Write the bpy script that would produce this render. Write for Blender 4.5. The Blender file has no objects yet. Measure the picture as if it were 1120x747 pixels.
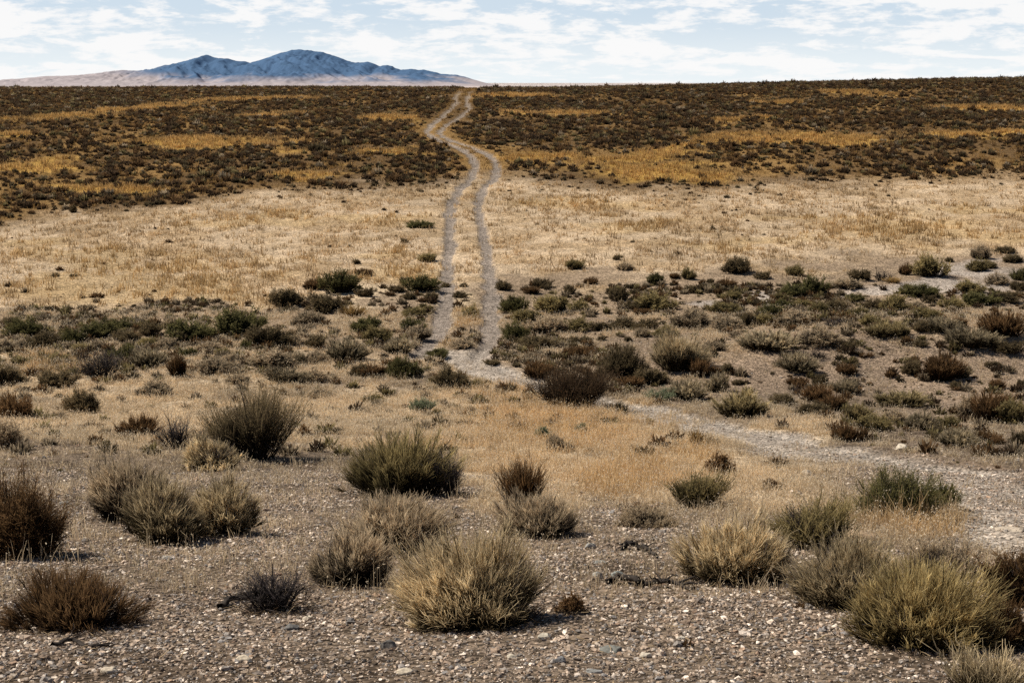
import bpy, math
import numpy as np
from mathutils import Euler

scene = bpy.context.scene
COL = scene.collection
R = math.radians
F = 1555.0                 # focal length in reference pixels (50 mm on a 36 mm sensor, 1120 px wide)
PITCH = R(10.33)
SUN_ROT, SUN_EL = R(-72), R(50)

# ------------------------------------------------------------------ noise
def _hash(ix, iy, seed):
    h = (ix.astype(np.int64) * 374761393 + iy.astype(np.int64) * 668265263 + seed * 974634777) & 0x7fffffff
    h = ((h ^ (h >> 13)) * 1274126177) & 0x7fffffff
    return ((h ^ (h >> 16)) & 0xffff) / 65535.0

def vnoise(x, y, seed=0):
    x = np.asarray(x, float); y = np.asarray(y, float)
    ix = np.floor(x); iy = np.floor(y); fx = x - ix; fy = y - iy
    fx = fx * fx * fx * (fx * (fx * 6 - 15) + 10); fy = fy * fy * fy * (fy * (fy * 6 - 15) + 10)
    a = _hash(ix, iy, seed); b = _hash(ix + 1, iy, seed); c = _hash(ix, iy + 1, seed); d = _hash(ix + 1, iy + 1, seed)
    return (a + (b - a) * fx) * (1 - fy) + (c + (d - c) * fx) * fy

def fbm(x, y, seed=0, octv=4, gain=0.5):
    s = 0; a = 1; t = 0
    for k in range(octv):
        s = s + a * vnoise(x * 2 ** k + 17.3 * k, y * 2 ** k - 9.1 * k, seed + k); t += a; a *= gain
    return s / t                                     # 0..1

def sstep(a, b, x):
    t = np.clip((x - a) / (b - a), 0, 1); return t * t * (3 - 2 * t)

# ------------------------------------------------------------------ terrain
_YC = np.array([-400, -15, 0, 7.5, 15, 25, 31, 36, 40, 45, 52, 60, 70, 80, 106, 150, 185, 200, 230, 400, 1000, 3000, 6000, 90000.])
_ZC = np.array([2, 1.0, -1.7, -3.12, -4.57, -6.42, -7.36, -7.86, -7.97, -7.97, -7.88, -7.6, -7.05, -6.35, -4.12, -2.02, -0.92, -0.8, -1.5, -12, -35, -55, -60, -60.])
def _slopes():
    d = np.diff(_ZC) / np.diff(_YC); m = np.zeros_like(_ZC); m[1:-1] = 0
    for i in range(1, len(_ZC) - 1):
        if d[i - 1] * d[i] > 0: m[i] = 2 * d[i - 1] * d[i] / (d[i - 1] + d[i])
    m[0] = d[0]; m[-1] = d[-1]; return m
_MC = _slopes()
def profile(y):
    i = np.clip(np.searchsorted(_YC, y) - 1, 0, len(_YC) - 2)
    h = _YC[i + 1] - _YC[i]; t = np.clip((y - _YC[i]) / h, 0, 1)
    return ((2 * t ** 3 - 3 * t ** 2 + 1) * _ZC[i] + (t ** 3 - 2 * t ** 2 + t) * h * _MC[i]
            + (-2 * t ** 3 + 3 * t ** 2) * _ZC[i + 1] + (t ** 3 - t ** 2) * h * _MC[i + 1])

def base_height(x, y):
    z = profile(y)
    near = 1 - sstep(250, 600, y)
    z = z + 1.25 * sstep(0, 75, x) * sstep(105, 195, y) * near
    z = z + near * (fbm(x / 34 + 5, y / 34, 3, 2) - .5) * 0.75 * sstep(55, 110, y) * (1 - .6 * sstep(150, 190, y))
    z = z + near * (fbm(x / 6.5, y / 6.5, 7, 2) - .5) * 0.22 * sstep(9, 22, y) * (1 - .7 * sstep(120, 190, y))
    z = z + near * (fbm(x / 0.9, y / 0.9, 11, 3) - .5) * 0.075 * (1 - .6 * sstep(60, 150, y))
    z = z + 1.0 * np.exp(-(((x - 12.5) / 5.5) ** 2 + ((y - 42.5) / 3.6) ** 2))      # gravel bank
    z = z + 0.35 * np.exp(-(((x - 6.5) / 3.2) ** 2 + ((y - 39.5) / 2.4) ** 2))
    return z

def project(x, y, z):
    cy = y * math.cos(PITCH) - z * math.sin(PITCH)
    cz = y * math.sin(PITCH) + z * math.cos(PITCH)
    cy = np.maximum(cy, 0.3)
    return 560 + F * x / cy, 373.5 - F * cz / cy

_T = np.concatenate([np.arange(4, 60, .03), np.arange(60, 260, .12)])
def at(px, py):
    dx = (px - 560) / F; dz = -(py - 373.5) / F
    wy = math.cos(PITCH) + dz * math.sin(PITCH); wz = -math.sin(PITCH) + dz * math.cos(PITCH)
    X = dx / wy * _T; Z = wz / wy * _T
    hit = np.nonzero(Z <= base_height(X, _T))[0]
    i = hit[0] if len(hit) else len(_T) - 1
    return X[i], _T[i]

# wheel tracks and the dirt road, as X(Y)
def track(pts):
    w = sorted([at(*p)[::-1] for p in pts]); return np.array([a[0] for a in w]), np.array([a[1] for a in w])
RUT_A = track([(497,108.5),(500,112),(494,119),(485,127),(473,136),(466,144),(471,149),(480,154),(505,163),(517,172),(521,182),(513,200),(503,206),(495,221),(492,239),(491,264),(490,300),(488,332),(484,354),(475,371),(462,386),(452,394)])
RUT_B = track([(511,108.5),(511,113),(513,119),(504,128),(488,137),(480,145),(485,150),(493,154),(520,163),(538,172),(545,183),(541,196),(528,206),(522,221),(526,243),(531,268),(535,296),(538,321),(537,350),(535,371),(530,386),(524,394)])
ROAD = track([(505,392),(522,399),(542,408),(580,419),(630,432),(690,446),(745,459),(813,472),(873,488),(945,502),(1022,514),(1073,533),(1120,556),(1150,590)])
def _smooth_interp(y, tr):
    ys = np.linspace(tr[0][0], tr[0][-1], 900); xs = np.interp(ys, *tr)
    k = np.hanning(21); k /= k.sum(); xs = np.convolve(np.pad(xs, 10, mode='edge'), k, 'valid')
    return np.interp(y, ys, xs)
def rut_mask(x, y):
    wob = (fbm(x / .5, y / 1.1, 31, 3) - .5)
    m = 0
    for tr in (RUT_A, RUT_B):
        d = np.abs(x - _smooth_interp(y, tr)) + wob * .42
        hw = .26 + .08 * sstep(60, 42, y) - .07 * sstep(100, 180, y)
        k = sstep(hw + .08, hw - .05, d) * sstep(tr[0][0] - .6, tr[0][0] + 1.2, y) * sstep(tr[0][-1] + 25, tr[0][-1], y)
        m = np.maximum(m, k)
    return m
def road_mask(x, y):
    wob = (fbm(x / 1.3, y / 1.3, 41, 4) - .5)
    d = np.abs(x - _smooth_interp(y, ROAD)) + wob * (1.5 - .8 * sstep(32, 36, y))
    hw = .62 + .26 * sstep(36, 26, y)
    return sstep(hw + .40, hw - .25, d) * sstep(7, 11, y) * sstep(43.5, 41.5, y)
def road_tracks(x, y):
    d = x - _smooth_interp(y, ROAD); w = (fbm(x / .7, y / .7, 43, 3) - .5) * .5
    return np.maximum(sstep(.32, .08, np.abs(d - .6) + w), sstep(.32, .08, np.abs(d + .6) + w)) * road_mask(x, y)

def height(x, y):
    x = np.asarray(x, float); y = np.asarray(y, float)
    z = base_height(x, y)
    return z - .09 * rut_mask(x, y) - .05 * road_mask(x, y) - .04 * road_tracks(x, y)

# ------------------------------------------------------------------ cover zones (laid out on the ground)
def ell(px, py, cx, cy, rx, ry, tilt=0.0):
    u = px - cx; v = py - cy - tilt * u
    return np.clip(1.25 - np.sqrt((u / rx) ** 2 + (v / ry) ** 2), 0, 1)
GOLD = [(230,157,115,9,0),(40,181,62,11,0),(430,130,45,6,0),(60,129,90,5,-.05),(170,118,90,4,-.07),(280,109,90,3,-.03),
        (300,126,30,5,0),(622,124,55,6,0),(880,153,120,11,0),(745,158,70,5,-.15),(690,172,80,9,-.1),(720,188,90,13,0),(1085,119,75,6,0),
        (930,102,45,4,.05),(860,112,28,4,0),(592,174,45,9,-.1),(1065,147,70,5,0),(20,149,45,4,0),(560,105,70,3,0),(800,132,40,3,-.1),
        (430,165,60,4,0),(330,190,60,8,0),(120,205,90,9,0)]
MEAD_GOLD = [(80,280,80,9,0),(190,287,130,12,0),(150,320,150,14,0),(110,308,90,10,0),(290,245,90,8,0),(60,262,40,6,0),(420,240,70,6,0),(700,245,80,7,0),(920,240,120,8,0),
             (1010,258,110,11,0),(830,265,90,7,0),(640,225,80,7,0),(430,300,60,16,0),(1060,228,80,6,0)]
STRAW = [(270,432,340,42,0),(90,435,230,42,0),(30,400,160,18,0),(100,402,140,22,0),(60,440,110,26,0),(300,430,120,22,0),(450,450,130,34,0),(560,480,140,40,0),(690,500,130,42,0),(800,530,120,40,0),(640,455,70,24,0),
         (1000,575,120,26,0),(860,560,80,30,0),(1080,590,60,30,0),(200,455,110,22,0),(880,480,80,9,.2),(600,540,60,24,0),(500,345,18,45,0),(400,330,40,40,0)]
WASH = [(1045,306,90,9,-.15),(812,333,32,8,0),(985,322,50,6,-.1)]
ORANGE = [(610,470,120,34,0),(1010,572,110,22,0),(560,445,60,20,0),(700,520,60,26,0),(505,350,14,40,0),(50,400,60,12,0),(780,500,30,18,0)]
BARE = [(1010,400,150,32,0),(850,398,70,26,0),(1035,307,100,13,-.13),(812,332,32,9,0),(700,386,60,16,0),(900,370,70,12,0),(660,345,40,9,0),(1060,440,90,20,0),(1060,520,90,20,.2)]
def zones(x, y, z):
    px, py = project(x, y, z)
    wx = px + (fbm(x / 3, y / 3, 51, 4) - .5) * 110; wy = py + (fbm(x / 3, y / 3, 52, 4) - .5) * np.clip((py - 85) * .24 - 4, 2, 75)
    soft = .55 + .9 * fbm(x / 5, y / 12, 57, 3)
    def tot(L, gain=1.6):
        m = 0
        for e in L: m = np.maximum(m, ell(wx, wy, *e))
        return np.clip(m * gain * soft, 0, 1)
    up = np.interp(px, [-200, 0, 150, 300, 480, 560, 700, 850, 1120, 1300], [250, 245, 226, 206, 196, 192, 205, 200, 190, 190])
    lo = np.interp(px, [-200, 0, 200, 300, 400, 480, 560, 700, 800, 1000, 1120, 1300], [338, 338, 336, 330, 312, 330, 306, 300, 296, 284, 276, 276])
    hill = sstep(up + 13, up - 11, wy)
    mead = (1 - hill) * sstep(lo + 8, lo - 8, wy)
    low = (1 - hill) * (1 - mead)
    fore = low * sstep(392, 430, wy)
    return dict(px=px, py=py, hill=hill, mead=mead, mid=low - fore, fore=fore, gold=.9 * tot([(e[0], e[1], e[2] * .92, e[3] * .70, e[4]) for e in GOLD]), mgold=tot(MEAD_GOLD), straw=tot(STRAW), orange=tot(ORANGE), bare=tot(BARE), wash=tot(WASH))

# ------------------------------------------------------------------ mesh helpers
def make_mesh(name, V, Fc, mat, C=None, smooth=False, k=4):
    me = bpy.data.meshes.new(name)
    V = np.ascontiguousarray(V, np.float32); Fc = np.ascontiguousarray(Fc, np.int32)
    n = len(Fc)
    me.vertices.add(len(V)); me.vertices.foreach_set('co', V.ravel())
    me.loops.add(n * k); me.loops.foreach_set('vertex_index', Fc.ravel())
    me.polygons.add(n); me.polygons.foreach_set('loop_start', np.arange(0, n * k, k, dtype=np.int32))
    me.polygons.foreach_set('use_smooth', np.full(n, smooth, dtype=bool))
    if C is not None:
        ca = me.color_attributes.new('Col', 'FLOAT_COLOR', 'POINT')
        c4 = np.ones((len(V), 4), np.float32); c4[:, :C.shape[1]] = C
        ca.data.foreach_set('color', c4.ravel())
    me.update(calc_edges=True)
    if mat: me.materials.append(mat)
    return me

def link(name, data, parent=None, loc=(0, 0, 0), rz=0, sc=(1, 1, 1)):
    o = bpy.data.objects.new(name, data); COL.objects.link(o)
    o.location = loc; o.rotation_euler = (0, 0, rz); o.scale = sc
    if parent is not None: o.parent = parent
    return o
def tag(o, label=None, cat=None, group=None, kind=None):
    for k, v in (('label', label), ('category', cat), ('group', group), ('kind', kind)):
        if v: o[k] = v
    return o

def ribbons(P, W, C, rng):
    """P n,k,3 centre lines; W n,k widths; C n,k,3 colours -> quads."""
    n, k, _ = P.shape
    T = np.gradient(P, axis=1); T /= np.linalg.norm(T, axis=2, keepdims=True) + 1e-9
    r = rng.normal(size=(n, 1, 3)); S = np.cross(T, np.broadcast_to(r, T.shape)); S /= np.linalg.norm(S, axis=2, keepdims=True) + 1e-9
    S = S * (W[..., None] * .5)
    V = np.stack([P - S, P + S], axis=2).reshape(-1, 3)
    Cc = np.repeat(C.reshape(n * k, 3), 2, axis=0)
    b = (np.arange(n)[:, None] * k + np.arange(k - 1)[None, :]).reshape(-1) * 2
    Q = np.stack([b, b + 1, b + 3, b + 2], axis=1)
    return V, Q, Cc
def join(parts):
    Vs, Qs, Cs, o = [], [], [], 0
    for V, Q, C in parts:
        Vs.append(V); Qs.append(Q + o); Cs.append(C); o += len(V)
    return np.concatenate(Vs), np.concatenate(Qs), np.concatenate(Cs)
def leaves(P, D, L, W, C, rng):
    n = len(P)
    s = np.cross(D, rng.normal(size=(n, 3))); s /= np.linalg.norm(s, axis=1, keepdims=True) + 1e-9
    V = np.stack([P, P + D * (L * .5)[:, None] + s * (W * .5)[:, None], P + D * L[:, None], P + D * (L * .5)[:, None] - s * (W * .5)[:, None]], axis=1).reshape(-1, 3)
    Q = np.arange(n * 4).reshape(n, 4)
    return V, Q, np.repeat(C, 4, axis=0)
def unit(v): return v / (np.linalg.norm(v, axis=-1, keepdims=True) + 1e-9)

# ------------------------------------------------------------------ materials
def new_mat(name):
    m = bpy.data.materials.new(name); m.use_nodes = True; nt = m.node_tree; nt.nodes.clear()
    return m, nt, nt.nodes, nt.links
def plant_material(name, transl=.28, rand=.22, rough_noise=True):
    m, nt, N, L = new_mat(name)
    out = N.new('ShaderNodeOutputMaterial'); a = N.new('ShaderNodeAttribute'); a.attribute_name = 'Col'
    oi = N.new('ShaderNodeObjectInfo'); mr = N.new('ShaderNodeMapRange'); mr.inputs[3].default_value = 1 - rand; mr.inputs[4].default_value = 1 + rand
    L.new(oi.outputs['Random'], mr.inputs[0])
    mx = N.new('ShaderNodeVectorMath'); mx.operation = 'SCALE'; L.new(a.outputs['Color'], mx.inputs[0]); L.new(mr.outputs[0], mx.inputs['Scale'])
    d = N.new('ShaderNodeBsdfDiffuse'); t = N.new('ShaderNodeBsdfTranslucent'); s = N.new('ShaderNodeMixShader'); s.inputs[0].default_value = transl
    L.new(mx.outputs[0], d.inputs[0]); L.new(mx.outputs[0], t.inputs[0]); L.new(d.outputs[0], s.inputs[1]); L.new(t.outputs[0], s.inputs[2]); L.new(s.outputs[0], out.inputs[0])
    return m
M_FOL = plant_material('foliage_fibre', .46); M_WOOD = plant_material('woody_stem', .0, .15); M_GRASS = plant_material('dry_grass', .48, 0)

def ground_material():
    m, nt, N, L = new_mat('desert_ground')
    out = N.new('ShaderNodeOutputMaterial'); b = N.new('ShaderNodeBsdfDiffuse'); b.inputs['Roughness'].default_value = .2
    a = N.new('ShaderNodeAttribute'); a.attribute_name = 'Col'
    tc = N.new('ShaderNodeTexCoord')
    def vor(sc, feat='F1'):
        v = N.new('ShaderNodeTexVoronoi'); v.feature = feat; v.inputs['Scale'].default_value = sc; L.new(tc.outputs['Object'], v.inputs['Vector']); return v
    v1 = vor(30); v2 = vor(11)
    n1 = N.new('ShaderNodeTexNoise'); n1.inputs['Scale'].default_value = 1.6; n1.inputs['Detail'].default_value = 8; n1.inputs['Roughness'].default_value = .65; L.new(tc.outputs['Object'], n1.inputs['Vector'])
    n2 = N.new('ShaderNodeTexNoise'); n2.inputs['Scale'].default_value = .22; n2.inputs['Detail'].default_value = 6; L.new(tc.outputs['Object'], n2.inputs['Vector'])
    def hsv_val(src, lo, hi):
        r = N.new('ShaderNodeMapRange'); r.inputs[1].default_value = 0.2; r.inputs[2].default_value = .8; r.inputs[3].default_value = lo; r.inputs[4].default_value = hi; L.new(src, r.inputs[0]); return r.outputs[0]
    def mul(x, y):
        k = N.new('ShaderNodeMath'); k.operation = 'MULTIPLY'; L.new(x, k.inputs[0]); L.new(y, k.inputs[1]); return k.outputs[0]
    sep = N.new('ShaderNodeSeparateColor'); L.new(v1.outputs['Color'], sep.inputs[0]); sep2 = N.new('ShaderNodeSeparateColor'); L.new(v2.outputs['Color'], sep2.inputs[0])
    f = mul(mul(hsv_val(sep.outputs[0], .45, 1.5), hsv_val(sep2.outputs[1], .8, 1.2)), mul(hsv_val(n1.outputs['Fac'], .6, 1.35), hsv_val(n2.outputs['Fac'], .8, 1.2)))
    sc = N.new('ShaderNodeVectorMath'); sc.operation = 'SCALE'; L.new(a.outputs['Color'], sc.inputs[0]); L.new(f, sc.inputs['Scale'])
    L.new(sc.outputs[0], b.inputs[0])
    bp = N.new('ShaderNodeBump'); bp.inputs['Strength'].default_value = .7; bp.inputs['Distance'].default_value = .014; bp.invert = True
    L.new(v1.outputs['Distance'], bp.inputs['Height'])
    bp2 = N.new('ShaderNodeBump'); bp2.inputs['Strength'].default_value = .5; bp2.inputs['Distance'].default_value = .03; L.new(n1.outputs['Fac'], bp2.inputs['Height']); L.new(bp.outputs[0], bp2.inputs['Normal'])
    L.new(bp2.outputs[0], b.inputs['Normal']); L.new(b.outputs[0], out.inputs[0])
    return m
M_GROUND = ground_material()
def stone_material():
    m, nt, N, L = new_mat('stone')
    out = N.new('ShaderNodeOutputMaterial'); b = N.new('ShaderNodeBsdfPrincipled'); b.inputs['Roughness'].default_value = .95; b.inputs['Specular IOR Level'].default_value = .12
    a = N.new('ShaderNodeAttribute'); a.attribute_name = 'Col'; tc = N.new('ShaderNodeTexCoord')
    n = N.new('ShaderNodeTexNoise'); n.inputs['Scale'].default_value = 45; n.inputs['Detail'].default_value = 6; L.new(tc.outputs['Object'], n.inputs['Vector'])
    r = N.new('ShaderNodeMapRange'); r.inputs[1].default_value = .3; r.inputs[2].default_value = .7; r.inputs[3].default_value = .6; r.inputs[4].default_value = 1.25; L.new(n.outputs['Fac'], r.inputs[0])
    s = N.new('ShaderNodeVectorMath'); s.operation = 'SCALE'; L.new(a.outputs['Color'], s.inputs[0]); L.new(r.outputs[0], s.inputs['Scale']); L.new(s.outputs[0], b.inputs['Base Color'])
    bp = N.new('ShaderNodeBump'); bp.inputs['Strength'].default_value = .5; bp.inputs['Distance'].default_value = .01; L.new(n.outputs['Fac'], bp.inputs['Height']); L.new(bp.outputs[0], b.inputs['Normal'])
    L.new(b.outputs[0], out.inputs[0]); return m
M_STONE = stone_material()

# ------------------------------------------------------------------ ground sheet (one grid; wheel tracks are cut out of it as their own object)
def build_ground():
    ys = [-60., -40, -25, -15, -8, -4, 0]
    y = 2.0
    while y < 46: ys.append(y); y += .11 if y < 22 else .15
    while y < 215: ys.append(y); y += .15 + (y - 46) * .0035
    while y < 95000: ys.append(y); y *= 1.06
    ys = np.array(ys)
    n = 560; s = np.linspace(-1, 1, n)
    u = np.where(np.abs(s) < .86, s / .86, np.sign(s) * (1 + ((np.abs(s) - .86) / .14) ** 2 * 5))
    W = 5 + .40 * np.clip(ys, 0, None)
    X = W[:, None] * u[None, :]; Y = np.broadcast_to(ys[:, None], X.shape)
    Z = height(X, Y)
    zn = zones(X, Y, Z); rm = rut_mask(X, Y); rd = road_mask(X, Y); rt = road_tracks(X, Y)
    def c(*v): return np.array(v)
    def mix(A, B, t): return A + (B - A) * t[..., None]
    nz = fbm(X / 1.7, Y / 1.7, 61, 4); nz2 = fbm(X / .5, Y / .5, 62, 3)
    C = np.zeros(X.shape + (3,))
    C = C + c(.195, .146, .104)                                                    # gravel
    C = mix(C, c(.10, .072, .05), sstep(.48, .7, nz) * .75)
    C = mix(C, c(.33, .24, .158), zn['mid'])
    C = mix(C, c(.62, .475, .31), zn['straw'] * sstep(.22, .5, nz) * (1 - zn['hill']) * (1 - zn['mead']) * .8)
    C = mix(C, c(.42, .30, .17), zn['orange'] * sstep(.35, .65, nz) * (1 - zn['hill']) * (1 - zn['mead']) * .4)
    C = mix(C, c(.275, .20, .138), zn['bare'] * (1 - zn['hill']) * .9)
    C = mix(C, c(.42, .35, .285), zn['wash'])
    mc = mix(mix(np.zeros_like(C) + c(.57, .425, .275), c(.48, .34, .20), sstep(.4, .65, nz)), c(.52, .36, .18), zn['mgold'] * .6)
    C = mix(C, mc, zn['mead'])
    hc = mix(mix(np.zeros_like(C) + c(.17, .105, .05), c(.30, .18, .07), sstep(.45, .7, fbm(X / 6, Y / 9, 63, 4))), c(.50, .30, .085), zn['gold'])
    C = mix(C, hc, zn['hill'])
    tc = mix(np.zeros_like(C) + c(.36, .295, .24), c(.25, .205, .165), nz2)
    tc = mix(tc, c(.33, .26, .195), sstep(80, 170, Y))
    C = mix(C, tc, rm)
    C = mix(C, c(.37, .31, .25), rd * .9); C = mix(C, c(.44, .38, .315), rt * .7)
    far = sstep(260, 2500, Y); C = mix(C, c(.60, .52, .48), far)  # distance haze painted into the colour of the far plain
    V = np.stack([X, Y, Z], -1).reshape(-1, 3); C = C.reshape(-1, 3)
    nr, nc = X.shape
    i = (np.arange(nr - 1)[:, None] * nc + np.arange(nc - 1)[None, :])
    Q = np.stack([i, i + 1, i + 1 + nc, i + nc], -1).reshape(-1, 4)
    cell = lambda a: ((a[:-1, :-1] + a[1:, :-1] + a[:-1, 1:] + a[1:, 1:]) / 4).reshape(-1)
    isr = np.maximum(cell(rm), cell(rd)) > .5
    for nm, sel in (('ground', ~isr), ('dirt_track', isr)):
        q = Q[sel]; used, inv = np.unique(q, return_inverse=True)
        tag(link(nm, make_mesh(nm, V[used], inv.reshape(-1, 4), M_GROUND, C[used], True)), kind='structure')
build_ground()

# ------------------------------------------------------------------ far mountain range
def build_mountain():
    D = 22000.; k = D / F
    sky = [(-160,93),(-60,92.5),(0,91.5),(40,86.5),(60,84.5),(85,83),(110,80.5),(140,78.5),(170,76.5),(195,71.5),(215,66.5),(233,61.5),(245,64),(262,67),(280,69),(295,64),(310,60.5),(325,57.3),(345,58),(362,61),(375,65),(392,70.5),(405,68.5),(418,73),(426,70.5),(440,76),(452,75.5),(468,78.5),(484,81.5),(500,82.5),(514,86.5),(526,90),(540,93.5),(565,97)]
    sx = np.array([(p[0] - 560) * k for p in sky]); sz = np.array([(90 - p[1]) * k for p in sky])
    nx, ny = 800, 240
    x = np.linspace(sx[0] - 800, sx[-1] + 500, nx); v = np.linspace(-1, 1, ny)
    X, Vv = np.meshgrid(x, v)
    ridge = np.interp(X, sx, sz, left=-60, right=-120); ridge = ridge + np.clip(ridge + 20, 0, 200) * (fbm(X / 420, X * 0 + 3, 78, 5, .65) - .57) * .5
    depth = 4200.; Y = D + Vv * depth + 400 * (fbm(X / 2500, X * 0, 77, 2) - .5)
    a = np.abs(Vv)
    up = 1 - a
    rn = lambda s, q: 1 - np.abs(2 * fbm(X / s + .35 * (Y - D) / s + fbm(X / 1500, Y / 1500, q + 50, 2) * 2, Y / (s * 3.0), q, 5, .55) - 1)
    spur = .65 * rn(560, 5) + .35 * rn(210, 25)
    amp = np.clip(ridge + 70, 0, None)
    Z = -62 + amp * (up ** 1.2) + amp * (spur - .78) * 1.2 * up * np.clip(a * 2.4, 0, 1)
    foot = (22 + 120 * (rn(300, 9) - .2)) * np.exp(-((Vv + .52) / .20) ** 2) * sstep(-9300, -6500, X) * sstep(-2600, -4300, X) + (120 * (rn(260, 12) - .35)) * np.exp(-((Vv + .66) / .12) ** 2) * sstep(-4600, -2600, X) * sstep(-300, -1500, X)
    isfoot = sstep(-10, 40, np.clip(foot, 0, None) - 64 - Z)
    Z = np.maximum(Z, -64 + np.clip(foot, 0, None))
    front = Vv < 0
    # haze painted into the colour: blue cloud-shaded heights, pale sunlit lower spurs
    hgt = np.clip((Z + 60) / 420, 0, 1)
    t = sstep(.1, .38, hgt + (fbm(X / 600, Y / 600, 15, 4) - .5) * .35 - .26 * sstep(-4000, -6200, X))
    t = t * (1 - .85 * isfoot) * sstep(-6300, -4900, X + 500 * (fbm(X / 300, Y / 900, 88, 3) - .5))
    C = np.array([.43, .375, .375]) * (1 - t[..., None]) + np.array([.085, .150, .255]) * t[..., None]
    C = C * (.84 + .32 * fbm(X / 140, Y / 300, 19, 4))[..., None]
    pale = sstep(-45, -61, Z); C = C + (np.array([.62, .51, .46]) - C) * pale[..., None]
    m, nt, N, L = new_mat('hazy_rock')
    out = N.new('ShaderNodeOutputMaterial'); b = N.new('ShaderNodeBsdfDiffuse'); at_ = N.new('ShaderNodeAttribute'); at_.attribute_name = 'Col'
    L.new(at_.outputs['Color'], b.inputs[0]); L.new(b.outputs[0], out.inputs[0])
    V = np.stack([X, Y, Z], -1).reshape(-1, 3)
    i = (np.arange(ny - 1)[:, None] * nx + np.arange(nx - 1)[None, :])
    Q = np.stack([i, i + 1, i + 1 + nx, i + nx], -1).reshape(-1, 4)
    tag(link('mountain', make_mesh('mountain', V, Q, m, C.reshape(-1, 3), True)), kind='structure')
build_mountain()

# ------------------------------------------------------------------ shrubs
#            base            middle          tip
PAL = dict(
 pale  = ((.022,.017,.011), (.21,.160,.086), (.84,.665,.40)),
 straw = ((.022,.016,.010), (.22,.160,.066), (.84,.650,.305)),
 grey  = ((.024,.019,.014), (.15,.115,.074), (.64,.50,.325)),
 umber = ((.020,.014,.010), (.060,.040,.025), (.125,.082,.048)),
 dark  = ((.014,.011,.008), (.062,.048,.028), (.26,.195,.105)),
 olive = ((.020,.016,.010), (.105,.084,.038), (.42,.33,.15)),
 green = ((.016,.015,.009), (.062,.060,.026), (.21,.185,.075)),
 rust  = ((.030,.019,.012), (.095,.055,.027), (.27,.16,.075)),
 dead  = ((.030,.025,.023), (.060,.050,.046), (.12,.10,.095)),
 gold  = ((.12,.075,.03), (.34,.22,.085), (.52,.35,.145)),
 mint  = ((.06,.07,.035), (.16,.18,.10), (.30,.32,.20)),
)
PAL['pale_far'] = ((.022,.017,.011), (.15,.118,.068), (.52,.42,.265)); PAL['straw_far'] = ((.022,.016,.010), (.15,.115,.055), (.50,.395,.20))
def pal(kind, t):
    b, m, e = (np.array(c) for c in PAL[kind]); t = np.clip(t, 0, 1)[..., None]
    return np.where(t < .55, b + (m - b) * t / .55, m + (e - m) * (t - .55) / .45)

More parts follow.
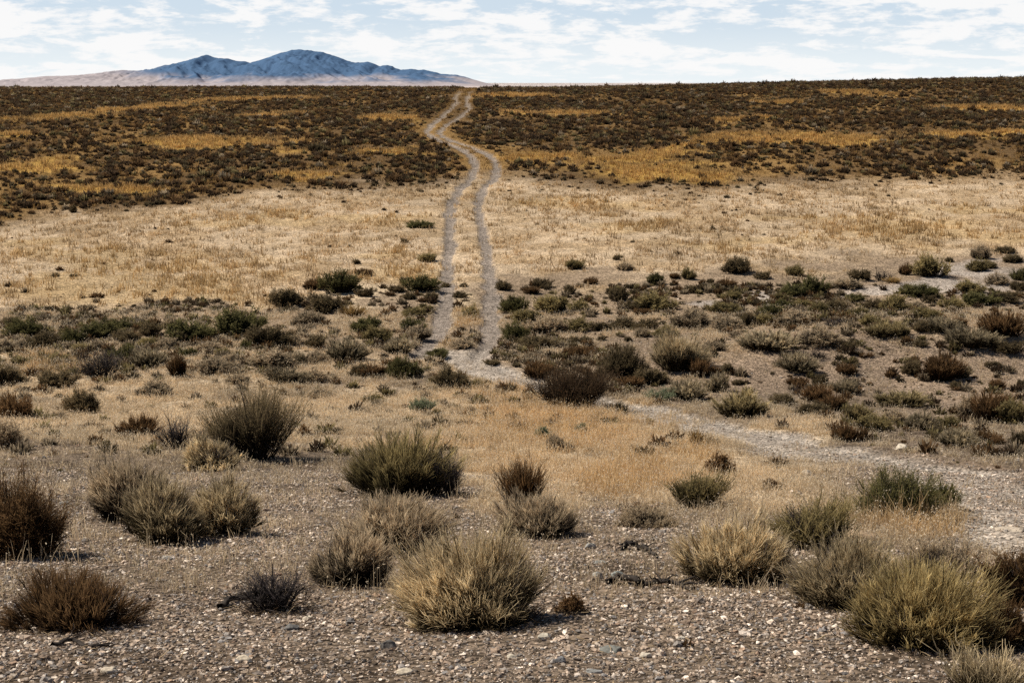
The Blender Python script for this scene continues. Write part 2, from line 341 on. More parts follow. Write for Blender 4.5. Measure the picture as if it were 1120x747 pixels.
STYLE = dict(   # main stems, twigs per stem, twig length, up, radial, scatter, leaves per twig, dome
 fibre  = dict(nm=560, tw=32, tl=.066, up=.38, rad=1.0, sc=.34, lf=0, tmax=90, r0=.76),
 sage   = dict(nm=330, tw=20, tl=.060, up=.40, rad=.75, sc=.62, lf=3, tmax=90, r0=.68),
 broom  = dict(nm=170, tw=15, tl=.11, up=.75, rad=.65, sc=.45, lf=3, tmax=80, foot=.25, r0=.6),
 dead   = dict(nm=46, tw=16, tl=.13, up=.3, rad=.7, sc=.75, lf=0, tmax=86, foot=.2, r0=.6),
 tuft   = dict(nm=300, tw=5, tl=.12, up=.8, rad=.5, sc=.25, lf=0, tmax=70, foot=.3, r0=.6),
)
def shrub_geo(seed, w, d, h, kind, style, dens=1.0, fw=.0045):
    rng = np.random.default_rng(seed); S = STYLE[style]; sz = (w + d + 2 * h) / 4
    nm = max(14, int(S['nm'] * dens)); k = rng.integers(4, 8)
    ca = rng.uniform(0, 2 * np.pi, k); cr = np.sqrt(rng.uniform(0, 1, k)) * S.get('spread', .5)
    cc = np.stack([np.cos(ca) * cr * w / 2, np.sin(ca) * cr * d / 2], 1); ch = rng.uniform(.55, 1.0, k) * (1 - .3 * cr); ch[0] = .95; ch[1] = 1.0; cc[0] *= .6
    ctone = rng.uniform(.82, 1.28, k)
    cs_ = rng.uniform(.55, .85, k)
    phi = rng.uniform(0, 2 * np.pi, nm); th = R(S['tmax']) * rng.uniform(0, 1, nm) ** .6
    ci = rng.integers(0, k, nm)
    lump = .66 + .56 * vnoise(phi * 1.7 + seed, th * 3.1, seed)
    r = rng.uniform(S['r0'], 1.0, nm) * lump; lone = rng.uniform(0, 1, nm) < .03; r[lone] *= 1.22
    D = np.stack([np.sin(th) * np.cos(phi) * w / 2 * cs_[ci], np.sin(th) * np.sin(phi) * d / 2 * cs_[ci], (.10 + .90 * np.cos(th) ** .5) * h * ch[ci]], 1) * r[:, None]
    tgt = D.copy(); tgt[:, :2] += cc[ci]; tgt[:, 2] = np.maximum(tgt[:, 2], .05 * h)
    base = np.zeros((nm, 3)); base[:, :2] = cc[ci] * .75 + D[:, :2] * S.get('foot', .42) + rng.normal(size=(nm, 2)) * .04 * sz
    ctl = base + (tgt - base) * np.array([.55, .55, .42]) + rng.normal(size=(nm, 3)) * .05 * sz; ctl[:, 2] = np.maximum(ctl[:, 2], .02)
    def bez(t, i=slice(None)):
        t = t[..., None]; return (1 - t) ** 2 * base[i] + 2 * t * (1 - t) * ctl[i] + t * t * tgt[i]
    K = 5; tt = np.linspace(0, 1, K)
    P = np.stack([bez(np.full(nm, t)) for t in tt], 1)
    woodk = 'dead' if kind in ('dead', 'grey', 'dark', 'green', 'olive', 'umber') else kind
    Wd = np.linspace(2.0, .8, K)[None, :] * fw * rng.uniform(.8, 1.6, (nm, 1)) * (1.7 if style in ('dead',) else 1)
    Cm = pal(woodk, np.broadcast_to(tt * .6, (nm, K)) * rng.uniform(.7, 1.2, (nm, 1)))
    wood = ribbons(P, Wd, Cm, rng)
    nt_ = nm * S['tw']; mi = np.repeat(np.arange(nm), S['tw'])
    t0 = rng.uniform(.16, 1, nt_) ** .6
    p0 = bez(t0, mi)
    tan = unit(2 * (1 - t0)[:, None] * (ctl - base)[mi] + 2 * t0[:, None] * (tgt - ctl)[mi])
    radial = unit(p0 / np.array([w / 2, d / 2, h]) / np.array([w / 2, d / 2, h]) + 1e-6)
    dr = unit(tan * .5 + radial * S['rad'] + np.array([0, 0, S['up']]) + rng.normal(size=(nt_, 3)) * S['sc'])
    L = S['tl'] * sz / .45 * rng.uniform(.5, 1.5, nt_) * (.65 + .5 * t0)
    bend = rng.normal(size=(nt_, 3)) * .12 + np.array([0, 0, .1])
    Pt = np.stack([p0, p0 + dr * (L * .5)[:, None], p0 + unit(dr + bend) * L[:, None]], 1)
    Pt[:, :, 2] = np.maximum(Pt[:, :, 2], .012)
    q = Pt / np.array([w / 2, d / 2, h]); rad = np.sqrt(.20 * (q[..., 0] ** 2 + q[..., 1] ** 2) + 1.0 * np.clip(q[..., 2], 0, 1.15) ** 2)   # fresh pale growth on the crown; old wood and painted-in shade below
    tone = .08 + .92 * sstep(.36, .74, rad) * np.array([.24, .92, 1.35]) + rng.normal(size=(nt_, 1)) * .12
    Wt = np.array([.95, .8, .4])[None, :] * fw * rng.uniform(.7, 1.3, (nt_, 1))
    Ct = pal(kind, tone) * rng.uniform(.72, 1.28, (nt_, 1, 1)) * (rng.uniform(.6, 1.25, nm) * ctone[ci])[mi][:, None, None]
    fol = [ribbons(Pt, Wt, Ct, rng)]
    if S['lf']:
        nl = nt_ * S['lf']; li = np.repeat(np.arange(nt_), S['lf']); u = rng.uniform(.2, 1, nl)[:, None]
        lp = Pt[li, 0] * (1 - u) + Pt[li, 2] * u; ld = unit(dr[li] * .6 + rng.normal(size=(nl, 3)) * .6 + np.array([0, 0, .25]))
        lt = .1 + .9 * sstep(.3, 1.0, np.sqrt(((lp / np.array([w / 2, d / 2, h])) ** 2).sum(-1))) + rng.normal(size=nl) * .14  # inner leaves darkened too, shade put into their colour
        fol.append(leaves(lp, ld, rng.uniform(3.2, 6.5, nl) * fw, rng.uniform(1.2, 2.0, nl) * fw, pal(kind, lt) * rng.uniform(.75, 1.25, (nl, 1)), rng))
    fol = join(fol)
    # fit the outline to the wanted width, depth and height
    lo = np.percentile(fol[0], 1.2, axis=0); hi = np.percentile(fol[0], 98.8, axis=0)
    f = np.array([w / (hi[0] - lo[0]), d / (hi[1] - lo[1]), h / max(hi[2], .02)]); off = np.array([(lo[0] + hi[0]) / 2, (lo[1] + hi[1]) / 2, 0])
    return ((wood[0] - off) * f, wood[1], wood[2]), ((fol[0] - off) * f, fol[1], fol[2])

CATS = dict(fibre='rabbitbrush', sage='sagebrush', broom='greasewood', dead='dead_shrub', tuft='bunchgrass')
CATNAME = dict(fibre='rabbitbrush', sage='sagebrush', broom='bush', dead='dead bush', tuft='grass clump')
def shrub_meshes(seed, w, d, h, kind, style, dens, fw):
    wd, fo = shrub_geo(seed, w, d, h, kind, style, dens, fw)
    nm = CATS[style]
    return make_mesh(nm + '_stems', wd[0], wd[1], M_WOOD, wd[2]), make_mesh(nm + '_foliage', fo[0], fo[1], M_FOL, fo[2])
def place_shrub(ms, style, x, y, rz, sc, label, group=None):
    z = float(height(x, y))
    e = link(CATS[style], None, None, (x, y, z - .015), rz, sc)
    tag(e, label, CATNAME[style], group)
    link('stems', ms[0], e); link({'dead': 'twigs', 'tuft': 'blades'}.get(style, 'foliage'), ms[1], e)
    return e
def spot(cx, by, wp, hp):
    x, y = at(cx, by)
    dist = math.sqrt(x * x + y * y)
    w = wp * 1.0 * dist / F; d = w * .8
    dep = math.atan2(-float(base_height(x, y)), y)                     # seen from above: part of the outline is the shrub's depth
    h = max((hp * dist / F - .30 * d * math.sin(dep)) / math.cos(dep) * .90, .4 * hp * dist / F)
    y2 = y + d * .36; return x * y2 / y, y2, w, d, h

OCC = []
# foreground: cx, base row, width, height (reference pixels), colour, style, density, label
FG = [
 (22,612,100,100,'rust','sage',1.25,'tall rust brown bush cut by the photo edge, beside bare gravel'),
 (82,690,150,72,'rust','fibre',.75,'low spreading rust brown shrub alone on gravel in the near corner'),
 (142,572,86,80,'grey','fibre',.8,'rearmost dark grey shrub of the pale three-shrub clump on gravel'),
 (180,596,82,74,'pale','fibre',1.1,'middle pale shrub of the three-shrub clump, nearest the camera'),
 (245,586,74,68,'pale','fibre',1.0,'rounded pale shrub at the track-facing end of the three-shrub clump'),
 (275,504,108,96,'dark','broom',2.0,'tall dark bush with upright bare twigs behind the pale three-shrub clump'),
 (196,492,54,44,'dead','dead',1.2,'grey leafless shrub leaning beside the tall dark upright bush'),
 (230,516,60,40,'pale','fibre',.8,'small pale shrub in front of the tall dark upright bush'),
 (438,545,120,80,'olive','fibre',1.15,'broad olive grey bush with a dark twiggy flank'),
 (487,543,50,62,'dead','dead',1.3,'dark bare twigs leaning out of the broad olive grey bush'),
 (570,552,58,64,'rust','tuft',1.1,'tall tan brown twiggy clump rising behind a low grey shrub'),
 (586,588,92,54,'grey','fibre',.9,'low grey shrub in front of the tall tan twiggy clump'),
 (436,606,116,74,'grey','fibre',1.0,'grey bush just behind the largest straw tipped bush'),
 (384,642,92,70,'grey','fibre',.9,'greyish bush touching the side of the largest straw tipped bush'),
 (511,690,164,116,'pale','fibre',1.5,'largest straw tipped bush, standing alone over the stony gravel'),
 (302,672,92,66,'dead','dead',1.6,'dark spiky leafless shrub sprawling on gravel beside greyish bush'),
 (802,640,128,82,'pale','fibre',1.2,'rounded pale bush beside the dead branches on gravel'),
 (890,602,92,68,'olive','broom',1.3,'loose greenish bush between the rounded pale bush and dark green bush'),
 (976,568,92,64,'green','sage',1.1,'dark green leafy bush beside the dirt road in orange grass'),
 (1034,556,32,32,'green','broom',.7,'small green sprig bush next to the dark green leafy bush'),
 (925,666,122,80,'pale','fibre',1.1,'pale wide bush touching the big golden bush, below the pale boulder'),
 (1010,714,160,106,'straw','fibre',1.5,'big golden tipped bush with a black shaded base'),
 (1028,632,84,44,'grey','sage',.9,'grey bush half hidden behind the big golden tipped bush'),
 (1106,664,62,64,'rust','sage',.9,'brown bush at the photo edge above the low brown shrub'),
 (1092,712,72,58,'rust','fibre',.8,'low brown shrub leaning on the big golden tipped bush'),
 (1085,772,110,74,'pale','tuft',1.0,'pale bunch of coarse grass in the bottom corner'),
 (766,556,66,48,'olive','broom',.9,'sparse yellow green bush in the tan grass'),
 (788,520,34,26,'rust','sage',.6,'small rust bush behind the sparse yellow green bush'),
 (708,577,66,26,'grey','sage',.7,'flat low grey shrub on gravel above the dead branches'),
 (626,448,90,60,'umber','broom',1.2,'large dark reddish brown bush in grass beside the road bend'),
 (680,415,50,40,'dark','sage',1.0,'dark round bush just behind the large reddish brown bush'),
 (744,408,62,46,'pale','fibre',.9,'big pale topped bush with a black base above the road'),
 (624,672,30,26,'rust','sage',.5,'tiny brown shrublet on gravel next to the largest straw tipped bush'),
 (90,453,34,28,'dark','sage',.8,'small dark bush alone in pale grass behind the gravel'),
 (14,459,40,30,'rust','fibre',.7,'brown bush at the photo edge, upper of two'),
 (4,493,44,36,'grey','sage',.8,'grey brown bush at the photo edge, lower of two'),
 (150,479,46,28,'rust','fibre',.5,'sparse rust shrub on gravel before the leafless leaning shrub'),
 (110,416,54,40,'dead','dead',1.2,'bare grey skeleton shrub in pale grass on the mountain side'),
 (612,494,30,20,'grey','sage',.6,'small grey brown shrub in orange grass below reddish brown bush'),
 (462,452,30,19,'mint','broom',.5,'pale mint green sprig in the tan grass'),
 (593,481,16,17,'mint','broom',.4,'tiny green sprig in orange grass below the reddish brown bush'),
 (634,477,16,17,'mint','broom',.4,'tiny green sprig beside the small grey brown shrub'),
 (761,490,18,26,'gold','tuft',.5,'upright golden grass clump at the edge of the dirt road'),
 (440,414,34,24,'green','sage',.8,'bright dark green bush just before the tracks meet the road'),
 (494,425,38,24,'dark','sage',.8,'dark bush between the two wheel tracks where they join the road'),
 (700,560,40,14,'rust','tuft',.3,'sprawling brown grass scrap behind the flat low grey shrub'),
]
for i, (cx, by, wp, hp, kind, style, dens, label) in enumerate(FG):
    x, y, w, d, h = spot(cx, by, wp * .91, hp * .95)
    fw = .0034 * (.55 + .045 * y)
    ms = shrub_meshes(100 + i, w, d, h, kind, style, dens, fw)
    e = place_shrub(ms, style, x, y, 0, (1, 1, 1), label)
    if style in ('fibre', 'sage', 'broom') and wp > 50:                # a few dead limbs stick out of every older shrub
        r_ = np.random.default_rng(3000 + i); dw, dl = shrub_geo(2000 + i, w * r_.uniform(.55, .95), d * .8, h * r_.uniform(.8, 1.08), 'dead', 'dead', r_.uniform(.25, .6), fw * 1.1)
        V, Q, C = join([dw, dl]); V = V + np.array([r_.uniform(-.2, .2) * w, -r_.uniform(0, .12) * d, 0])
        link('dead_twigs', make_mesh('dead_twigs', V, Q, M_WOOD, C), e)
    OCC.append((x, y, w * .5))

# middle distance: cx, base row, width, height, colour
MID = [
 (14,357,18,12,'dark'),(27,368,32,20,'green'),(48,382,28,20,'dark'),(25,383,22,13,'grey'),(5,383,16,13,'grey'),(80,377,24,19,'green'),(93,348,11,9,'dark'),(110,369,34,20,'green'),
 (131,362,20,14,'green'),(137,376,27,16,'dark'),(164,368,20,17,'dark'),(165,347,9,6,'dark'),(189,360,18,15,'grey'),(196,375,16,14,'dark'),(163,403,34,23,'pale'),(134,395,26,20,'green'),
 (64,425,36,22,'dark'),(6,424,32,26,'dark'),(168,434,34,18,'grey'),(194,414,18,30,'rust'),(164,380,26,12,'olive'),(183,382,22,14,'grey'),(105,383,14,11,'grey'),(89,385,20,11,'straw'),
 (210,374,46,26,'green'),(262,367,50,32,'green'),(313,336,32,22,'dark'),(345,317,24,14,'rust'),(372,322,36,28,'green'),(357,342,36,24,'dark'),(396,325,14,10,'dark'),(387,347,26,18,'gold'),
 (339,355,32,17,'grey'),(395,365,24,18,'green'),(296,380,46,26,'dark'),(320,379,22,14,'grey'),(345,381,20,16,'dark'),(270,382,12,12,'green'),(380,396,40,28,'pale'),(300,404,44,22,'grey'),
 (345,398,24,16,'grey'),(323,398,24,16,'pale'),(235,408,36,18,'grey'),(254,396,18,10,'grey'),(230,384,24,12,'grey'),(243,390,16,10,'olive'),(316,420,40,20,'pale'),(346,418,24,16,'grey'),
 (394,412,22,16,'dark'),(205,391,18,12,'green'),(276,398,14,10,'grey'),(461,320,34,20,'green'),(432,320,18,9,'dark'),(442,311,9,9,'dark'),(448,328,14,9,'dark'),(471,328,15,10,'dark'),
 (403,325,10,12,'dark'),(453,347,24,12,'olive'),(468,341,12,8,'olive'),(453,362,26,16,'green'),(457,372,28,18,'grey'),(408,360,16,16,'green'),(413,374,30,18,'olive'),(436,387,28,20,'pale'),
 (507,314,9,5,'dark'),(504,326,16,8,'dark'),(514,348,18,16,'olive'),(505,381,22,13,'grey'),(478,391,24,12,'green'),(457,412,12,16,'green'),(407,413,28,16,'rust'),(520,425,16,12,'olive'),
 (537,398,18,7,'dark'),(551,318,16,13,'dark'),(581,322,16,10,'rust'),(562,343,26,22,'green'),(572,353,24,16,'olive'),(563,373,26,22,'green'),(590,365,28,18,'grey'),(588,382,38,16,'dark'),
 (590,413,30,22,'rust'),(581,394,16,10,'grey'),(594,315,20,12,'dark'),(629,295,19,12,'olive'),(684,296,18,10,'grey'),(674,285,7,6,'dark'),(624,322,12,11,'dark'),(646,311,14,9,'rust'),
 (615,333,11,9,'dark'),(717,312,16,15,'green'),(676,330,19,18,'dark'),(601,343,32,22,'olive'),(632,340,22,12,'olive'),(693,339,26,12,'dark'),(717,341,38,22,'olive'),(703,345,18,8,'rust'),
 (604,364,32,20,'grey'),(630,363,30,18,'olive'),(657,362,22,11,'dark'),(681,361,24,15,'dark'),(707,361,24,14,'dark'),(755,360,38,24,'grey'),(703,369,18,12,'grey'),(728,369,24,13,'olive'),
 (633,378,28,12,'dark'),(687,374,8,7,'dark'),(658,373,10,7,'dark'),(631,391,26,14,'rust'),(649,386,16,9,'rust'),(753,306,14,14,'olive'),(738,305,12,7,'rust'),(755,321,14,10,'dark'),
 (713,421,32,20,'dark'),(751,438,38,27,'pale'),(721,438,30,16,'mint'),(674,448,24,12,'olive'),(690,424,24,14,'rust'),(711,458,9,7,'straw'),(735,464,9,8,'straw'),(806,300,30,20,'dark'),
 (869,302,18,13,'olive'),(834,306,16,10,'dark'),(794,315,20,11,'rust'),(777,310,8,6,'dark'),(768,312,7,7,'rust'),(801,330,18,13,'olive'),(891,322,26,22,'green'),(868,324,26,15,'green'),
 (854,328,14,8,'olive'),(927,317,28,13,'grey'),(934,306,12,12,'dark'),(857,337,16,11,'green'),(843,346,22,15,'green'),(878,336,20,9,'olive'),(869,357,34,20,'grey'),(895,345,18,16,'olive'),
 (913,341,24,15,'dark'),(935,330,18,10,'green'),(792,344,34,14,'olive'),(797,361,30,16,'grey'),(820,357,14,17,'dark'),(835,356,18,14,'olive'),(911,358,30,13,'dead'),(839,386,56,25,'pale'),
 (897,380,42,22,'grey'),(779,385,26,14,'grey'),(936,347,12,9,'rust'),(940,308,20,14,'dark'),(966,308,24,20,'dead'),(976,311,18,10,'gold'),(990,301,12,14,'rust'),(1017,304,34,26,'olive'),
 (1072,284,18,16,'grey'),(1068,297,20,14,'olive'),(1081,294,16,9,'straw'),(1038,287,8,6,'dark'),(1107,288,20,10,'dark'),(1099,278,20,8,'dark'),(1114,307,16,14,'green'),(1116,318,18,11,'dark'),
 (1006,326,34,16,'green'),(1061,321,26,14,'olive'),(1091,312,22,13,'grey'),(1072,334,34,15,'green'),(1099,332,30,13,'dark'),(977,343,26,22,'olive'),(954,340,20,15,'dark'),(1041,338,24,13,'olive'),
 (1016,332,14,10,'dark'),(1002,341,20,12,'grey'),(925,339,14,11,'grey'),(938,348,22,13,'olive'),(953,358,22,14,'olive'),(962,371,28,18,'straw'),(980,370,26,17,'straw'),(1013,350,30,14,'olive'),
 (1032,366,34,18,'pale'),(1009,364,18,14,'dark'),(1048,358,16,11,'rust'),(1094,372,46,32,'rust'),(1064,384,48,25,'pale'),(1102,388,30,15,'dark'),(1007,380,16,8,'dark'),(997,411,20,18,'dark'),
 (1030,418,40,32,'rust'),(1048,414,22,14,'dark'),(1087,404,17,9,'dark'),(1047,425,14,8,'dark'),(927,411,20,13,'rust'),(927,384,16,12,'dark'),(938,389,10,5,'dark'),(924,431,26,18,'pale'),
 (985,445,50,20,'straw'),(978,464,26,18,'grey'),(938,460,28,22,'straw'),(957,472,34,20,'olive'),(924,483,26,24,'rust'),(1008,471,32,24,'pale'),(1034,471,26,18,'olive'),(1048,489,38,24,'pale'),
 (1024,483,12,12,'dark'),(1062,459,24,30,'grey'),(1088,462,44,36,'rust'),(1109,464,30,30,'olive'),(1115,490,18,22,'dark'),(1074,482,18,14,'rust'),(1091,486,14,10,'rust'),(1090,426,16,12,'rust'),
 (1118,424,10,10,'dark'),(873,410,38,24,'pale'),(895,394,24,18,'dead'),(795,408,14,12,'dark'),(783,429,24,24,'pale'),(766,413,18,22,'rust'),(810,457,50,33,'straw'),(854,444,30,16,'dark'),
 (868,432,14,12,'dead'),(892,440,30,22,'rust'),(890,454,34,16,'dark'),(911,449,28,20,'rust'),(897,422,16,14,'dark'),(872,422,22,10,'rust'),(807,421,14,7,'dark'),(459,250,26,9,'green'),(442,266,8,6,'dark'),
 (80,233,7,10,'dark'),(61,303,9,5,'dark'),(80,303,8,4,'dark'),(467,287,18,10,'olive'),(390,289,8,6,'dark'),(398,302,16,9,'rust'),(488,312,10,6,'dark'),(62,460,24,12,'grey'),(100,470,24,10,'rust'),(350,435,26,12,'grey'),(260,420,24,12,'grey'),(408,440,24,10,'olive'),(850,512,26,14,'rust'),(845,535,20,14,'rust'),
]
STY = dict(umber='broom', dark='sage', green='sage', olive='sage', grey='sage', pale='fibre', straw='fibre', rust='fibre', dead='dead', gold='tuft', mint='broom')
PROTO = {}
for kind in [k for k in PAL if not k.endswith('_far')]:
    nv = {'dark': 4, 'green': 3, 'olive': 3, 'grey': 3, 'rust': 3, 'pale': 3}.get(kind, 2)
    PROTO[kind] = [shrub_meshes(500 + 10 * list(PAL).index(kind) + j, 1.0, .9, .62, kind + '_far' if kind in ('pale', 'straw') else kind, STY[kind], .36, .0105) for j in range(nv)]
LOOK = dict(dark='dark', green='dark green', olive='olive', grey='grey', pale='pale topped', straw='straw coloured', rust='brown', dead='leafless grey', gold='golden', mint='mint green')
def zone_name(cx, by):
    if by < 270: return 'far out in the pale meadow'
    if cx < 480:
        if by < 345: return 'at the near meadow edge, mountain side' if cx > 300 else 'at the meadow edge facing the mountain'
        if by < 390: return 'between meadow and pale grass, mountain side'
        return 'in pale grass, mountain side'
    if cx < 545 and by < 430: return 'between the two wheel tracks'
    if by < 320 and cx < 770: return 'on the meadow beside the tracks'
    if cx < 770:
        return 'between tracks and gravel bank' if by < 400 else 'around the road bend'
    if by < 320: return 'along the dry wash at the meadow edge'
    if by < 366: return 'between dry wash and gravel bank'
    if by < 430: return 'on the bare gravel bank'
    if by < 500: return 'between gravel bank and dirt road'
    return 'in dry grass below the road'
rng = np.random.default_rng(5)
groups = {}
for m in MID:
    cx, by, wp, hp, kind = m
    size = 'tiny' if wp < 13 else 'small' if wp < 22 else 'medium' if wp < 34 else 'large'
    groups.setdefault((size, kind, zone_name(cx, by)), []).append(m)
ORD = ['', 'nearest the tracks', 'second nearest the tracks', 'third from the tracks', 'fourth from the tracks', 'fifth from the tracks', 'sixth from the tracks', 'seventh from the tracks', 'eighth from the tracks']
NOUN = dict(fibre='rabbitbrush', sage='sagebrush', broom='sprig', dead='dead bush', tuft='grass clump')
for (size, kind, zn_), ms in groups.items():
    ms = sorted(ms, key=lambda m: abs(m[0] - 510))
    for j, (cx, by, wp, hp, kd) in enumerate(ms):
        st = STY[kd]
        lab = '%s %s %s %s' % (size, LOOK[kd], NOUN[st], zn_)
        if len(ms) > 1: lab += ', ' + ORD[min(j + 1, 8)]
        x, y, w, d, h = spot(cx, by, wp, hp)
        pr = PROTO[kd][rng.integers(len(PROTO[kd]))]
        place_shrub(pr, st, x, y, rng.uniform(-.7, .7) + (math.pi if rng.random() < .5 else 0), (w * 1.05, w * 1.0, h / .66), lab, 'shrubs ' + zn_.split(',')[0])
        OCC.append((x, y, w * .5))
OCC = np.array(OCC)

# ------------------------------------------------------------------ hillside scrub (uncountable, one object)
def scatter(n, y0, y1, rng, side=.40, pw=1.0):
    y = (y0 ** (1 + pw) + rng.uniform(0, 1, n) * (y1 ** (1 + pw) - y0 ** (1 + pw))) ** (1 / (1 + pw))
    return rng.uniform(-1, 1, n) * (side * y + 3), y
def free(x, y, k=1.0):
    ok = np.ones(len(x), bool)
    for s in range(0, len(x), 20000):
        d2 = (x[s:s + 20000, None] - OCC[None, :, 0]) ** 2 + (y[s:s + 20000, None] - OCC[None, :, 1]) ** 2
        ok[s:s + 20000] = (d2 > (OCC[None, :, 2] * k) ** 2).all(1)
    return ok
def build_scrub(name, label, cnt, y0, y1, seed):
    rng = np.random.default_rng(seed); near = y1 < 60
    protos = []
    for j in range(16):
        r = np.random.default_rng(900 + j); n = 75
        th = np.arccos(r.uniform(.0, 1, n)); ph = r.uniform(0, 2 * np.pi, n)
        lump = .7 + .5 * vnoise(ph * 1.5 + j, th * 2, j)
        D = np.stack([np.sin(th) * np.cos(ph), np.sin(th) * np.sin(ph), np.cos(th) * .9], 1) * lump[:, None]
        p0 = D * r.uniform(.25, .7, (n, 1)); tan = unit(D + np.array([0, 0, .5]) + r.normal(size=(n, 3)) * .45)
        ln = r.uniform(.35, .7, n); wd = r.uniform(.14, .30, n)
        s = unit(np.cross(tan, r.normal(size=(n, 3)))) * wd[:, None] * .5
        V = np.stack([p0 - s, p0 + s, p0 + s * .35 + tan * ln[:, None], p0 - s * .35 + tan * ln[:, None]], 1)
        V[:, :, 2] = np.maximum(V[:, :, 2], 0)
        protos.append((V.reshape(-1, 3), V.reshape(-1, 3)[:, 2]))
    x, y = scatter(cnt, y0, y1, rng, .40, 1.0)
    z = height(x, y); Z = zones(x, y, z)
    cl = fbm(x / 5, y / 8, 71, 3)
    p = Z['hill'] * (.36 + .9 * sstep(.36, .56, cl)) * (1 - .97 * sstep(.12, .75, Z['gold'])) + Z['mead'] * (.008 + .10 * sstep(.56, .7, cl) * sstep(62, 80, y))
    if near: p = Z['mid'] * (.14 + .6 * sstep(.40, .60, cl)) * (1 - .55 * Z['bare']) + Z['fore'] * (.05 + .1 * sstep(.5, .65, cl)) + Z['mead'] * .012
    rm = np.maximum(rut_mask(x, y), road_mask(x, y) if near else 0)
    ra = np.minimum(np.abs(x - _smooth_interp(y, RUT_A)), np.abs(x - _smooth_interp(y, RUT_B)))
    keep = (rng.uniform(0, 1, len(x)) < p) & (rm < .05) & ((ra > .75) | near) & free(x, y)
    x, y, z = x[keep], y[keep], z[keep]; hill = Z['hill'][keep]
    n = len(x); r = .13 + .24 * rng.uniform(0, 1, n) ** 2.0; r *= np.where(hill > .5, 1.0, .55); big = rng.uniform(0, 1, n) < .02; r[big] *= 1.6
    if near: r = (.05 if y1 > 30 else .02) + (.19 if y1 > 30 else .045) * rng.uniform(0, 1, n) ** 2
    hh = r * rng.uniform(.8, 1.35, n)
    pj = rng.integers(0, 16, n); kinds = np.array(['dark', 'olive', 'rust', 'grey', 'umber'])[rng.choice(5, n, p=[.10, .2, .3, .30, .10] if near else [.17, .08, .31, .05, .39])]
    Vs, Cs = [], []
    for j in range(16):
        for kd in ('dark', 'olive', 'rust', 'grey', 'umber'):
            sel = np.nonzero((pj == j) & (kinds == kd))[0]
            if not len(sel): continue
            P, t = protos[j]; a = rng.uniform(0, 2 * np.pi, len(sel)); ca, sa = np.cos(a)[:, None], np.sin(a)[:, None]
            vx = (P[None, :, 0] * ca - P[None, :, 1] * sa) * r[sel][:, None] + x[sel][:, None]
            vy = (P[None, :, 0] * sa + P[None, :, 1] * ca) * r[sel][:, None] + y[sel][:, None]
            vz = P[None, :, 2] * hh[sel][:, None] + z[sel][:, None] - .02
            Vs.append(np.stack([vx, vy, vz], -1).reshape(-1, 3))
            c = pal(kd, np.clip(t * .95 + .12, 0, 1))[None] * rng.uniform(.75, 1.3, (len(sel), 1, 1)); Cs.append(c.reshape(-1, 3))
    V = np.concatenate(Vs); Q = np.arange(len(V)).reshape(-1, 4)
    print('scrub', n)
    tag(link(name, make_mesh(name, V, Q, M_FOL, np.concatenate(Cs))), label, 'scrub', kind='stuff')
build_scrub('hillside_scrub', 'dark low scrub covering the far hillside up to the ridge', 88000, 50, 232, 8)
build_scrub('low_scrub', 'tiny twiggy scrub on bare soil among the valley shrubs', 32000, 22, 55, 9)
build_scrub('dry_weeds', 'tiny dry weeds dotted over the near gravel slope', 4200, 7.2, 22, 10)

